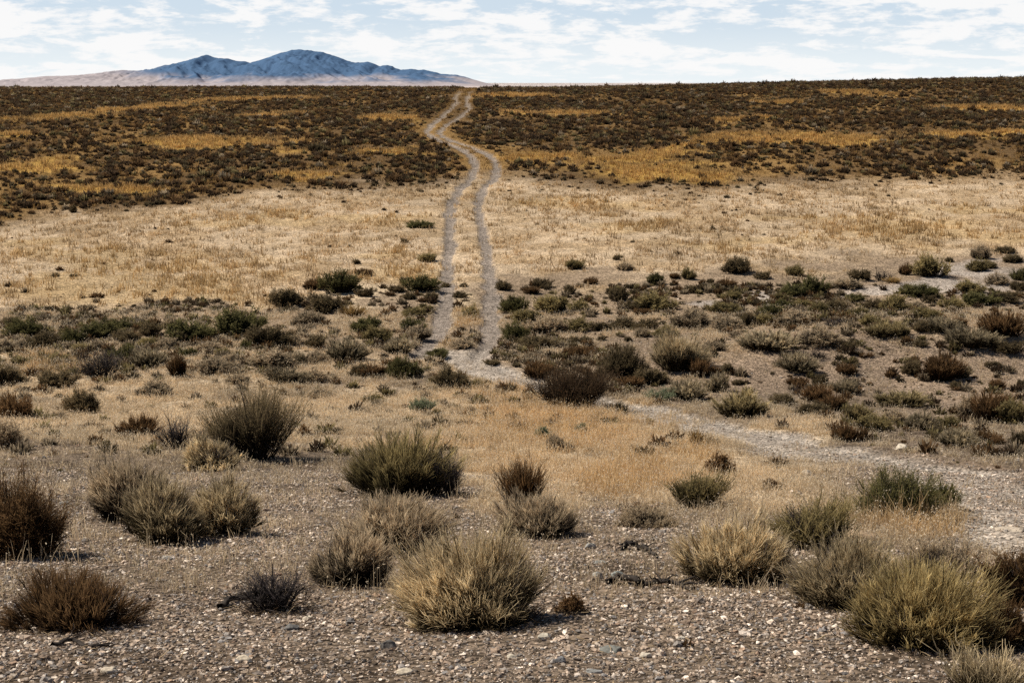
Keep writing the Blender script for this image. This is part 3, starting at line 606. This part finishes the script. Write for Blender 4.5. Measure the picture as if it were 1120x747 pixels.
# ------------------------------------------------------------------ dry grass (uncountable)
def blades(x, y, z, L, W, C, rng, lean=.35, k=3):
    n = len(x); a = rng.uniform(0, 2 * np.pi, n); l = np.abs(rng.normal(size=n)) * lean
    top = np.stack([np.cos(a) * l, np.sin(a) * l, np.ones(n)], 1); top = unit(top)
    p0 = np.stack([x, y, z - .01], 1); mid = p0 + (top * .5 + np.array([0, 0, .12])) * L[:, None] * .9
    P = np.stack([p0, mid, p0 + top * L[:, None]], 1)
    return ribbons(P, W[:, None] * np.array([1, .9, .35])[None], C, rng)
def grade(a, b, n, rng, jit=.25):
    g = np.stack([np.broadcast_to(a, (n, 3)), (a + b) * .5 + np.zeros((n, 3)), np.broadcast_to(b, (n, 3))], 1)
    return g * rng.uniform(1 - jit, 1 + jit, (n, 1, 1))
def build_grass():
    rng = np.random.default_rng(21)
    # meadow and the gold patches on the hillside
    x, y = scatter(75000, 42, 215, rng, .39, .4)
    z = height(x, y); Z = zones(x, y, z); cl = fbm(x / 2.2, y / 3.5, 81, 4)
    p = Z['mead'] * (.22 + .9 * sstep(.42, .62, cl) * (.55 + .45 * Z['mgold'])) + Z['hill'] * (.22 + .9 * Z['gold'])
    keep = (rng.uniform(0, 1, len(x)) < p) & (rut_mask(x, y) < .1)
    x, y = x[keep], y[keep]; g = np.maximum(Z['mgold'] * Z['mead'] * .5, Z['gold'] * Z['hill'])[keep]; hill = Z['hill'][keep]
    nb = 11; n = len(x) * nb; ti = np.repeat(np.arange(len(x)), nb)
    tr = rng.uniform(.12, .32, len(x))[ti]
    bx = x[ti] + rng.normal(size=n) * tr * .6; by = y[ti] + rng.normal(size=n) * tr * .6
    A = np.array([.45, .32, .175]); B = np.array([.74, .55, .325]); A2 = np.array([.46, .275, .08]); B2 = np.array([.70, .45, .17])
    A3 = np.array([.26, .15, .055]); B3 = np.array([.46, .28, .10])
    gg = g[ti][:, None]; hh = (hill[ti] * (1 - g[ti]))[:, None]
    a = A * (1 - gg) + A2 * gg; b = B * (1 - gg) + B2 * gg; a = a * (1 - hh) + A3 * hh; b = b * (1 - hh) + B3 * hh
    tone = (rng.uniform(.6, 1.2, len(x)) * (.72 + .56 * fbm(x / 4, y / 7, 86, 3)))[ti][:, None]; a = a * tone; b = b * tone
    L = rng.uniform(.12, .30, n) * (.8 + .5 * g[ti]); W = .014 + .00025 * by
    V, Q, C = blades(bx, by, height(bx, by), L, W, np.stack([a, (a + b) / 2, b], 1) * rng.uniform(.8, 1.2, (n, 1, 1)), rng, .45)
    print('meadow tufts', len(x))
    tag(link('meadow_grass', make_mesh('meadow_grass', V, Q, M_GRASS, C)), 'dry straw and golden grass covering the meadow and hillside patches', 'grass', kind='stuff')
    # near and middle grass
    x, y = scatter(125000, 9, 50, rng, .42, .3)
    z = height(x, y); Z = zones(x, y, z); cl = fbm(x / .8, y / 1.1, 83, 4)
    low = 1 - Z['hill'] - Z['mead']
    p = low * (.11 + .14 * Z['fore'] * sstep(.45, .6, cl) + Z['mid'] * .8 * sstep(.42, .6, cl) + Z['straw'] * (.22 + 1.3 * sstep(.38, .56, cl))) * (1 - .75 * Z['bare'])
    keep = (rng.uniform(0, 1, len(x)) < p) & (rut_mask(x, y) < .1) & (rng.uniform(0, 1, len(x)) > np.clip(road_mask(x, y) * (1.1 + .6 * sstep(31, 35, y)) - .35 * sstep(.5, .65, fbm(x / 1.5, y / 1.5, 95, 3)), 0, .97)) & free(x, y, .75)
    x, y = x[keep], y[keep]; g = Z['orange'][keep]
    nb = 12; n = len(x) * nb; ti = np.repeat(np.arange(len(x)), nb)
    bx = x[ti] + rng.normal(size=n) * .07; by = y[ti] + rng.normal(size=n) * .07
    gg = g[ti][:, None] * .7
    a = np.array([.46, .34, .20]) * (1 - gg) + np.array([.42, .26, .11]) * gg; b = np.array([.84, .67, .44]) * (1 - gg) + np.array([.80, .54, .25]) * gg
    tone = (rng.uniform(.65, 1.3, len(x)) * (.80 + .5 * fbm(x / 2.5, y / 2.5, 85, 3)))[ti][:, None]; a = a * tone; b = b * tone
    L = rng.uniform(.06, .19, n) * (.8 + .5 * g[ti]) * (rng.uniform(.5, 1.0, len(x)) + .9 * (rng.uniform(0, 1, len(x)) < .10))[ti]; W = .0024 + .00014 * by
    bz = height(bx, by)
    A1 = blades(bx, by, bz, L, W, np.stack([a, (a + b) / 2, b], 1) * rng.uniform(.8, 1.2, (n, 1, 1)), rng, .55)
    hs = np.nonzero(rng.uniform(0, 1, n) < .30)[0]                                   # pale seed heads
    hp = np.stack([bx[hs] + rng.normal(size=len(hs)) * .03, by[hs] + rng.normal(size=len(hs)) * .03, bz[hs] + L[hs] * .9], 1)
    sd = leaves(hp, unit(rng.normal(size=(len(hs), 3)) + np.array([0, 0, .8])), rng.uniform(.014, .030, len(hs)) * (.7 + by[hs] * .03), rng.uniform(.006, .011, len(hs)) * (.7 + by[hs] * .03),
                np.array([.88, .74, .54]) * rng.uniform(.75, 1.15, (len(hs), 1)), rng)
    V, Q, C = join([A1, sd]); print('near tufts', len(x))
    tag(link('dry_grass', make_mesh('dry_grass', V, Q, M_GRASS, C)), 'thin dry tan grass between the shrubs and the road', 'grass', kind='stuff')
build_grass()

# ------------------------------------------------------------------ gravel, litter (uncountable)
def ico(sub):
    import bmesh
    bm = bmesh.new(); bmesh.ops.create_icosphere(bm, subdivisions=sub, radius=1)
    V = np.array([v.co[:] for v in bm.verts]); T = np.array([[v.index for v in f.verts] for f in bm.faces]); bm.free(); return V, T
STONE_COL = np.array([[.30,.235,.175],[.36,.29,.225],[.22,.165,.12],[.17,.15,.135],[.24,.235,.235],[.46,.41,.35],[.62,.58,.53],[.19,.20,.22],[.30,.20,.13],[.12,.095,.075]])
STONE_COL = (STONE_COL * .62 + STONE_COL.mean(1, keepdims=True) * .38) * np.array([1.08, 1.0, .90])
STONE_P = np.array([.16,.17,.11,.13,.10,.12,.07,.06,.04,.04])
def build_gravel():
    rng = np.random.default_rng(33)
    def lay(n, y0, y1, lo, hi, prob, sub, sink=.35):
        x, y = scatter(n, y0, y1, rng, .385, -.2); z = height(x, y); Z = zones(x, y, z)
        keep = rng.uniform(0, 1, n) < prob(x, y, Z); x, y, z = x[keep], y[keep], z[keep]; n = len(x)
        s = lo + (hi - lo) * rng.uniform(0, 1, n) ** (1.6 + 3.0 * sstep(.4, .6, fbm(x / 1.4, y / 1.4, 93, 3)))
        B, T = ico(sub); shapes = []
        for j in range(12):
            r = np.random.default_rng(300 + j); P = B * (1 + r.normal(size=(len(B), 1)) * .2) + r.normal(size=B.shape) * .12
            shapes.append(P * np.array([r.uniform(.8, 1.25), r.uniform(.7, 1.05), r.uniform(.4, .8)]))
        Vs, Cs = [], []; pj = rng.integers(0, 12, n)
        for j in range(12):
            k = np.nonzero(pj == j)[0]; a = rng.uniform(0, 2 * np.pi, len(k)); tl = rng.normal(size=len(k)) * .3
            P = shapes[j]; ca, sa = np.cos(a)[:, None], np.sin(a)[:, None]
            px = P[None, :, 0] * np.cos(tl)[:, None] + P[None, :, 2] * np.sin(tl)[:, None]; pz = P[None, :, 2] * np.cos(tl)[:, None] - P[None, :, 0] * np.sin(tl)[:, None]
            sk = s[k][:, None]
            vx = (px * ca - P[None, :, 1] * sa) * sk + x[k][:, None]; vy = (px * sa + P[None, :, 1] * ca) * sk + y[k][:, None]; vz = pz * sk + z[k][:, None] + sk * (.5 - sink)
            Vs.append(np.stack([vx, vy, vz], -1).reshape(-1, 3))
            c = STONE_COL[rng.choice(len(STONE_COL), len(k), p=STONE_P)] * rng.uniform(.75, 1.85, (len(k), 1)) * np.array([1.06, 1., .95]); Cs.append(np.repeat(c, len(B), axis=0))
        V = np.concatenate(Vs); nb = len(B); T2 = (T[None] + (np.arange(len(V) // nb) * nb)[:, None, None]).reshape(-1, 3)
        return V, T2, np.concatenate(Cs)
    pn = lambda x, y, Z: np.clip((1 - .75 * Z['straw']) * (.55 + .8 * sstep(.35, .55, fbm(x / .8, y / .8, 91, 3))), 0, 1)
    pr = lambda x, y, Z: np.clip(np.maximum(road_mask(x, y), rut_mask(x, y)) * .5 + Z['bare'] * .5 * (1 - Z['hill']) * (1 - Z['mead']) + .08 * (1 - Z['straw']), 0, 1)
    parts = [lay(250000, 6.2, 20, .0055, .0195, pn, 1), lay(3600, 6.2, 24, .014, .036, pn, 2, .3), lay(46000, 15, 56, .010, .034, pr, 1)]
    V, T, C = join(parts); print('gravel tris', len(T))
    tag(link('gravel', make_mesh('gravel', V, T, M_STONE, C, False, 3)), 'loose mixed gravel over the near slope, bank and road', 'gravel', kind='stuff')
    # dry twig litter
    n = 26000; x, y = scatter(n, 6.2, 26, rng, .385, -.1); z = height(x, y)
    near = OCC[OCC[:, 1] < 30]; m_ = 24000; k = rng.integers(0, len(near), m_); aa = rng.uniform(0, 2 * np.pi, m_); q = near[k, 2] * (.3 + .95 * rng.uniform(0, 1, m_) ** .8)
    x = np.concatenate([x, near[k, 0] + np.cos(aa) * q]); y = np.concatenate([y, near[k, 1] + np.sin(aa) * q]); z = height(x, y); under = np.arange(n + m_) >= n; n = n + m_
    a = rng.uniform(0, 2 * np.pi, n); L = rng.uniform(.02, .11, n) * rng.uniform(.4, 1, n)
    D = np.stack([np.cos(a), np.sin(a), rng.normal(size=n) * .25 + .12], 1)
    p0 = np.stack([x, y, z + .008 + rng.uniform(0, .012, n)], 1)
    P = np.stack([p0, p0 + D * L[:, None] * .5 + rng.normal(size=(n, 3)) * .006, p0 + D * L[:, None]], 1)
    cc = np.where(rng.uniform(0, 1, (n, 1)) < np.where(under, .3, .5)[:, None], np.array([.33, .24, .14]), np.array([.075, .055, .04])) * rng.uniform(.7, 1.3, (n, 1))
    V, Q, C = ribbons(P, np.broadcast_to(rng.uniform(.002, .0055, (n, 1)), (n, 3)), np.repeat(cc[:, None], 3, axis=1), rng)
    tag(link('twig_litter', make_mesh('twig_litter', V, Q, M_WOOD, C)), 'scattered dry twig and straw litter on the near gravel', 'litter', kind='stuff')
build_gravel()

# ------------------------------------------------------------------ individual stones
STONES = [
 (985,492,16,9,(.66,.62,.57),'white boulder beside the dirt road, below the gravel bank'),
 (941,592,46,18,(.44,.34,.25),'large pale tan boulder half behind the pale wide bush'),
 (882,520,14,8,(.55,.50,.44),'pale rock in grass between the dirt road and dark green bush'),
 (1106,576,34,5,(.52,.47,.42),'flat whitish slab at the road edge by orange grass'),
 (646,600,13,9,(.36,.37,.39),'bluish grey rock uphill of the dead branches'),
 (653,633,14,10,(.40,.41,.42),'round grey stone beside the longer dead branch'),
 (676,631,16,9,(.30,.34,.36),'blue grey stone touching the longer dead branch'),
 (656,617,18,6,(.27,.28,.29),'thin flat dark grey stone between the round and bluish rocks'),
 (668,715,36,9,(.20,.215,.22),'long flat slate grey stone on near gravel'),
 (595,699,15,9,(.56,.54,.50),'pale stone near the foot of the largest straw tipped bush'),
 (612,726,17,10,(.22,.235,.27),'angular blue grey rock at the bottom of the gravel'),
 (650,737,20,7,(.30,.32,.35),'grey slab lowest on the gravel beside the angular blue rock'),
 (706,719,16,8,(.66,.63,.58),'small white stone next to the long slate grey stone'),
 (424,711,22,15,(.16,.16,.17),'dark charcoal rock near the foot of the largest straw tipped bush'),
 (443,738,20,9,(.62,.57,.50),'whitish flat stone below the dark charcoal rock'),
 (337,680,15,8,(.64,.60,.54),'white stone beside the dark spiky leafless shrub'),
 (320,690,18,9,(.17,.175,.19),'dark slate stone just below the white stone by spiky shrub'),
 (183,613,13,8,(.36,.36,.37),'grey stone on gravel before the pale three-shrub clump'),
 (120,737,20,10,(.58,.53,.47),'whitish stone below the low spreading rust shrub'),
 (267,725,22,10,(.60,.55,.48),'pale cream stone in gravel below the spiky shrub'),
 (588,628,9,6,(.42,.36,.30),'small tan stone beside the low grey shrub'),
 (70,552,13,5,(.20,.20,.21),'thin dark stone on gravel near tall rust brown bush'),
 (560,722,14,8,(.58,.55,.50),'pale round stone in front of the largest straw tipped bush'),
 (745,700,10,6,(.60,.58,.55),'tiny white stone on gravel below the rounded pale bush'),
]
def make_stone(i, cx, by, wp, hp, col, label):
    x, y, w, d, h = spot(cx, by, wp, hp)
    rg = np.random.default_rng(700 + i); B, T = ico(4)
    n = np.zeros(len(B))
    for k in range(9):                                                   # planar facets give an angular stone
        pl = unit(rg.normal(size=3)); o = rg.uniform(.62, .88); dd = B @ pl; B = B - np.maximum(dd - o, 0)[:, None] * pl
    q = fbm(B[:, 0] * 2.5 + i, B[:, 1] * 2.5 + B[:, 2] * 2.1, i, 4); B = B * (1 + (q - .5) * .3)[:, None]
    P = B * np.array([w * .5, d * .46, h * .7])
    e = make_mesh('stone', P, T, M_STONE, np.broadcast_to(np.array(col) * np.array([1.1, 1.0, .84]), (len(P), 3)) * (0.82 + .36 * q)[:, None], True, 3)
    o = link('boulder' if wp > 42 else 'stone', e, None, (x, y, float(height(x, y)) + h * .18), rg.uniform(-.3, .3)); tag(o, label, 'stone')
for i, s in enumerate(STONES): make_stone(i, *s)

# ------------------------------------------------------------------ dead branches on the gravel
def branch(name_label, pts, rad, seed, twigs=7):
    rg = np.random.default_rng(seed)
    W = []
    for cx, by in pts:
        x, y = at(cx, by); W.append([x, y, float(height(x, y))])
    W = np.array(W); org = W.mean(0).copy(); org[2] = float(height(org[0], org[1]))
    def tube(P, r0, r1, ns=7):
        n = len(P); T = unit(np.gradient(P, axis=0)); up = np.array([0, 0, 1.]); A = unit(np.cross(T, up)); Bn = np.cross(A, T)
        V = []; rr = np.linspace(r0, r1, n) * (1 + rg.normal(size=n) * .12)
        for k in range(ns):
            a = 2 * np.pi * k / ns; V.append(P + (A * math.cos(a) + Bn * math.sin(a)) * (rr * (1 + .25 * math.sin(3 * a + seed)))[:, None])
        V = np.stack(V, 1).reshape(-1, 3); Q = []
        for i in range(n - 1):
            for k in range(ns):
                Q.append([i * ns + k, i * ns + (k + 1) % ns, (i + 1) * ns + (k + 1) % ns, (i + 1) * ns + k])
        c = np.array([.048, .040, .034]) * rg.uniform(.6, 1.7, (len(V), 1)); return V, np.array(Q), c
    t = np.linspace(0, 1, 26); s = np.linspace(0, 1, len(W))
    P = np.stack([np.interp(t, s, W[:, k]) for k in range(3)], 1) - org
    k5 = np.ones(5) / 5
    for k in range(3): P[2:-2, k] = np.convolve(P[:, k], k5, 'valid')
    P[:, :2] += rg.normal(size=(26, 2)) * rad * .35; P[:, 2] += rad * .6 + np.abs(np.sin(t * 7 + seed)) * rad * 1.3
    e = link('dead_branch', None, None, org); tag(e, name_label, 'branch')
    V, Q, C = tube(P, rad, rad * .35); link('wood', make_mesh('branch_wood', V, Q, M_WOOD, C, True), e)
    for j in range(twigs):
        p = P[rg.integers(3, 24)]; a = rg.uniform(0, 6.28); L = rg.uniform(.06, .2)
        tt = np.linspace(0, 1, 6)[:, None]; q = p + np.array([math.cos(a), math.sin(a), rg.uniform(.0, .4)]) * L * tt + rg.normal(size=(6, 3)) * .006
        V, Q, C = tube(q, rad * .35, rad * .12, 5); link('twig', make_mesh('branch_twig', V, Q, M_WOOD, C, True), e)
branch('short thick dead branch on gravel near the flat low grey shrub', [(680, 602), (694, 600), (706, 604), (718, 611)], .028, 3)
branch('longer twisted dead branch on gravel beside the two grey stones', [(666, 640), (680, 637), (694, 643), (708, 640), (722, 644), (738, 643), (758, 648)], .03, 6, 10)
branch('dark fallen twigs on gravel below the low spreading rust shrub', [(58, 708), (80, 704), (104, 712), (124, 708)], .014, 9, 9)
branch('dark branch end poking from the spiky leafless shrub', [(240, 668), (254, 660), (270, 655), (288, 650)], .02, 12, 5)

# ------------------------------------------------------------------ sky, sun, camera
w = bpy.data.worlds.new('World'); scene.world = w; w.use_nodes = True
nt = w.node_tree; N, L = nt.nodes, nt.links; N.clear()
out = N.new('ShaderNodeOutputWorld'); bg = N.new('ShaderNodeBackground'); bg.inputs['Strength'].default_value = .06
sky = N.new('ShaderNodeTexSky'); sky.sky_type = 'NISHITA'; sky.sun_disc = False; sky.sun_elevation = SUN_EL; sky.sun_rotation = SUN_ROT
sky.air_density = 1.0; sky.dust_density = 1.4; sky.ozone_density = 1.6; sky.altitude = 1600
tc = N.new('ShaderNodeTexCoord'); sp = N.new('ShaderNodeSeparateXYZ'); L.new(tc.outputs['Generated'], sp.inputs[0])
def math_(op, a, b=None):
    m = N.new('ShaderNodeMath'); m.operation = op
    for i, v in enumerate((a, b)):
        if v is None: continue
        if isinstance(v, (int, float)): m.inputs[i].default_value = v
        else: L.new(v, m.inputs[i])
    return m.outputs[0]
az = math_('ARCTAN2', sp.outputs[0], sp.outputs[1]); el = math_('ARCSINE', sp.outputs[2])
elw = math_('POWER', math_('MAXIMUM', el, 0.0001), .7)          # cloud decks crowd together toward the horizon
cv = N.new('ShaderNodeCombineXYZ'); L.new(math_('MULTIPLY', az, 15.0), cv.inputs[0]); L.new(math_('MULTIPLY', elw, 38.0), cv.inputs[1])
ci_ = N.new('ShaderNodeCombineXYZ'); L.new(math_('MULTIPLY', az, 48.0), ci_.inputs[0]); L.new(math_('MULTIPLY', el, 150.0), ci_.inputs[1])
ni = N.new('ShaderNodeTexNoise'); ni.inputs['Scale'].default_value = 1.0; ni.inputs['Detail'].default_value = 9; ni.inputs['Roughness'].default_value = .62; L.new(ci_.outputs[0], ni.inputs['Vector'])
nz = N.new('ShaderNodeTexNoise'); nz.inputs['Scale'].default_value = 1.15; nz.inputs['Detail'].default_value = 10; nz.inputs['Roughness'].default_value = .6; nz.inputs['Distortion'].default_value = .5
L.new(cv.outputs[0], nz.inputs['Vector'])
nb = N.new('ShaderNodeTexNoise'); nb.inputs['Scale'].default_value = .42; nb.inputs['Detail'].default_value = 2; L.new(cv.outputs[0], nb.inputs['Vector'])
def rng_(src, a, b, c, d, smooth=True):
    m = N.new('ShaderNodeMapRange'); m.interpolation_type = 'SMOOTHSTEP' if smooth else 'LINEAR'
    for i, v in zip((1, 2, 3, 4), (a, b, c, d)): m.inputs[i].default_value = v
    L.new(src, m.inputs[0]); return m.outputs[0]
def mixc(f, a, b):
    m = N.new('ShaderNodeMix'); m.data_type = 'RGBA'; L.new(f, m.inputs[0])
    if isinstance(a, tuple): m.inputs[6].default_value = a
    else: L.new(a, m.inputs[6])
    if isinstance(b, tuple): m.inputs[7].default_value = b
    else: L.new(b, m.inputs[7])
    return m.outputs[2]
cf = rng_(math_('ADD', math_('ADD', math_('MULTIPLY', nz.outputs['Fac'], .45), math_('MULTIPLY', ni.outputs['Fac'], .32)), math_('MULTIPLY', nb.outputs['Fac'], .28)), .478, .562, 0, 1)
cl = math_('MULTIPLY', cf, rng_(el, .07, .15, .92, 0))
lowblue = mixc(rng_(el, .05, .14, .85, 0), sky.outputs[0], (11.3, 13.3, 15.3, 1))
hazed = mixc(rng_(el, .0, .052, .95, 0), lowblue, (14.2, 15.2, 15.6, 1))
full = mixc(cl, hazed, (16.2, 16.1, 16.0, 1))
L.new(full, bg.inputs[0]); L.new(bg.outputs[0], out.inputs[0])

sd = bpy.data.lights.new('sun', 'SUN'); sd.energy = 5.0; sd.specular_factor = .6; sd.angle = R(.55); sd.color = (1, .94, .84)
so = link('sun', sd); so.rotation_euler = Euler((math.pi / 2 - SUN_EL, 0, math.pi - SUN_ROT), 'XYZ')

cd = bpy.data.cameras.new('camera'); cam = link('camera', cd); cd.sensor_width = 36; cd.lens = F * 36 / 1120; cd.clip_start = .1; cd.clip_end = 200000
cam.rotation_euler = (math.pi / 2 - PITCH, 0, 0); cam.location = (0, 0, 0); scene.camera = cam
scene.view_settings.view_transform = 'Standard'; scene.view_settings.look = 'None'; scene.view_settings.exposure = 0; scene.view_settings.gamma = 1
scene.cycles.max_bounces = 5; scene.cycles.diffuse_bounces = 3; scene.cycles.use_denoising = False
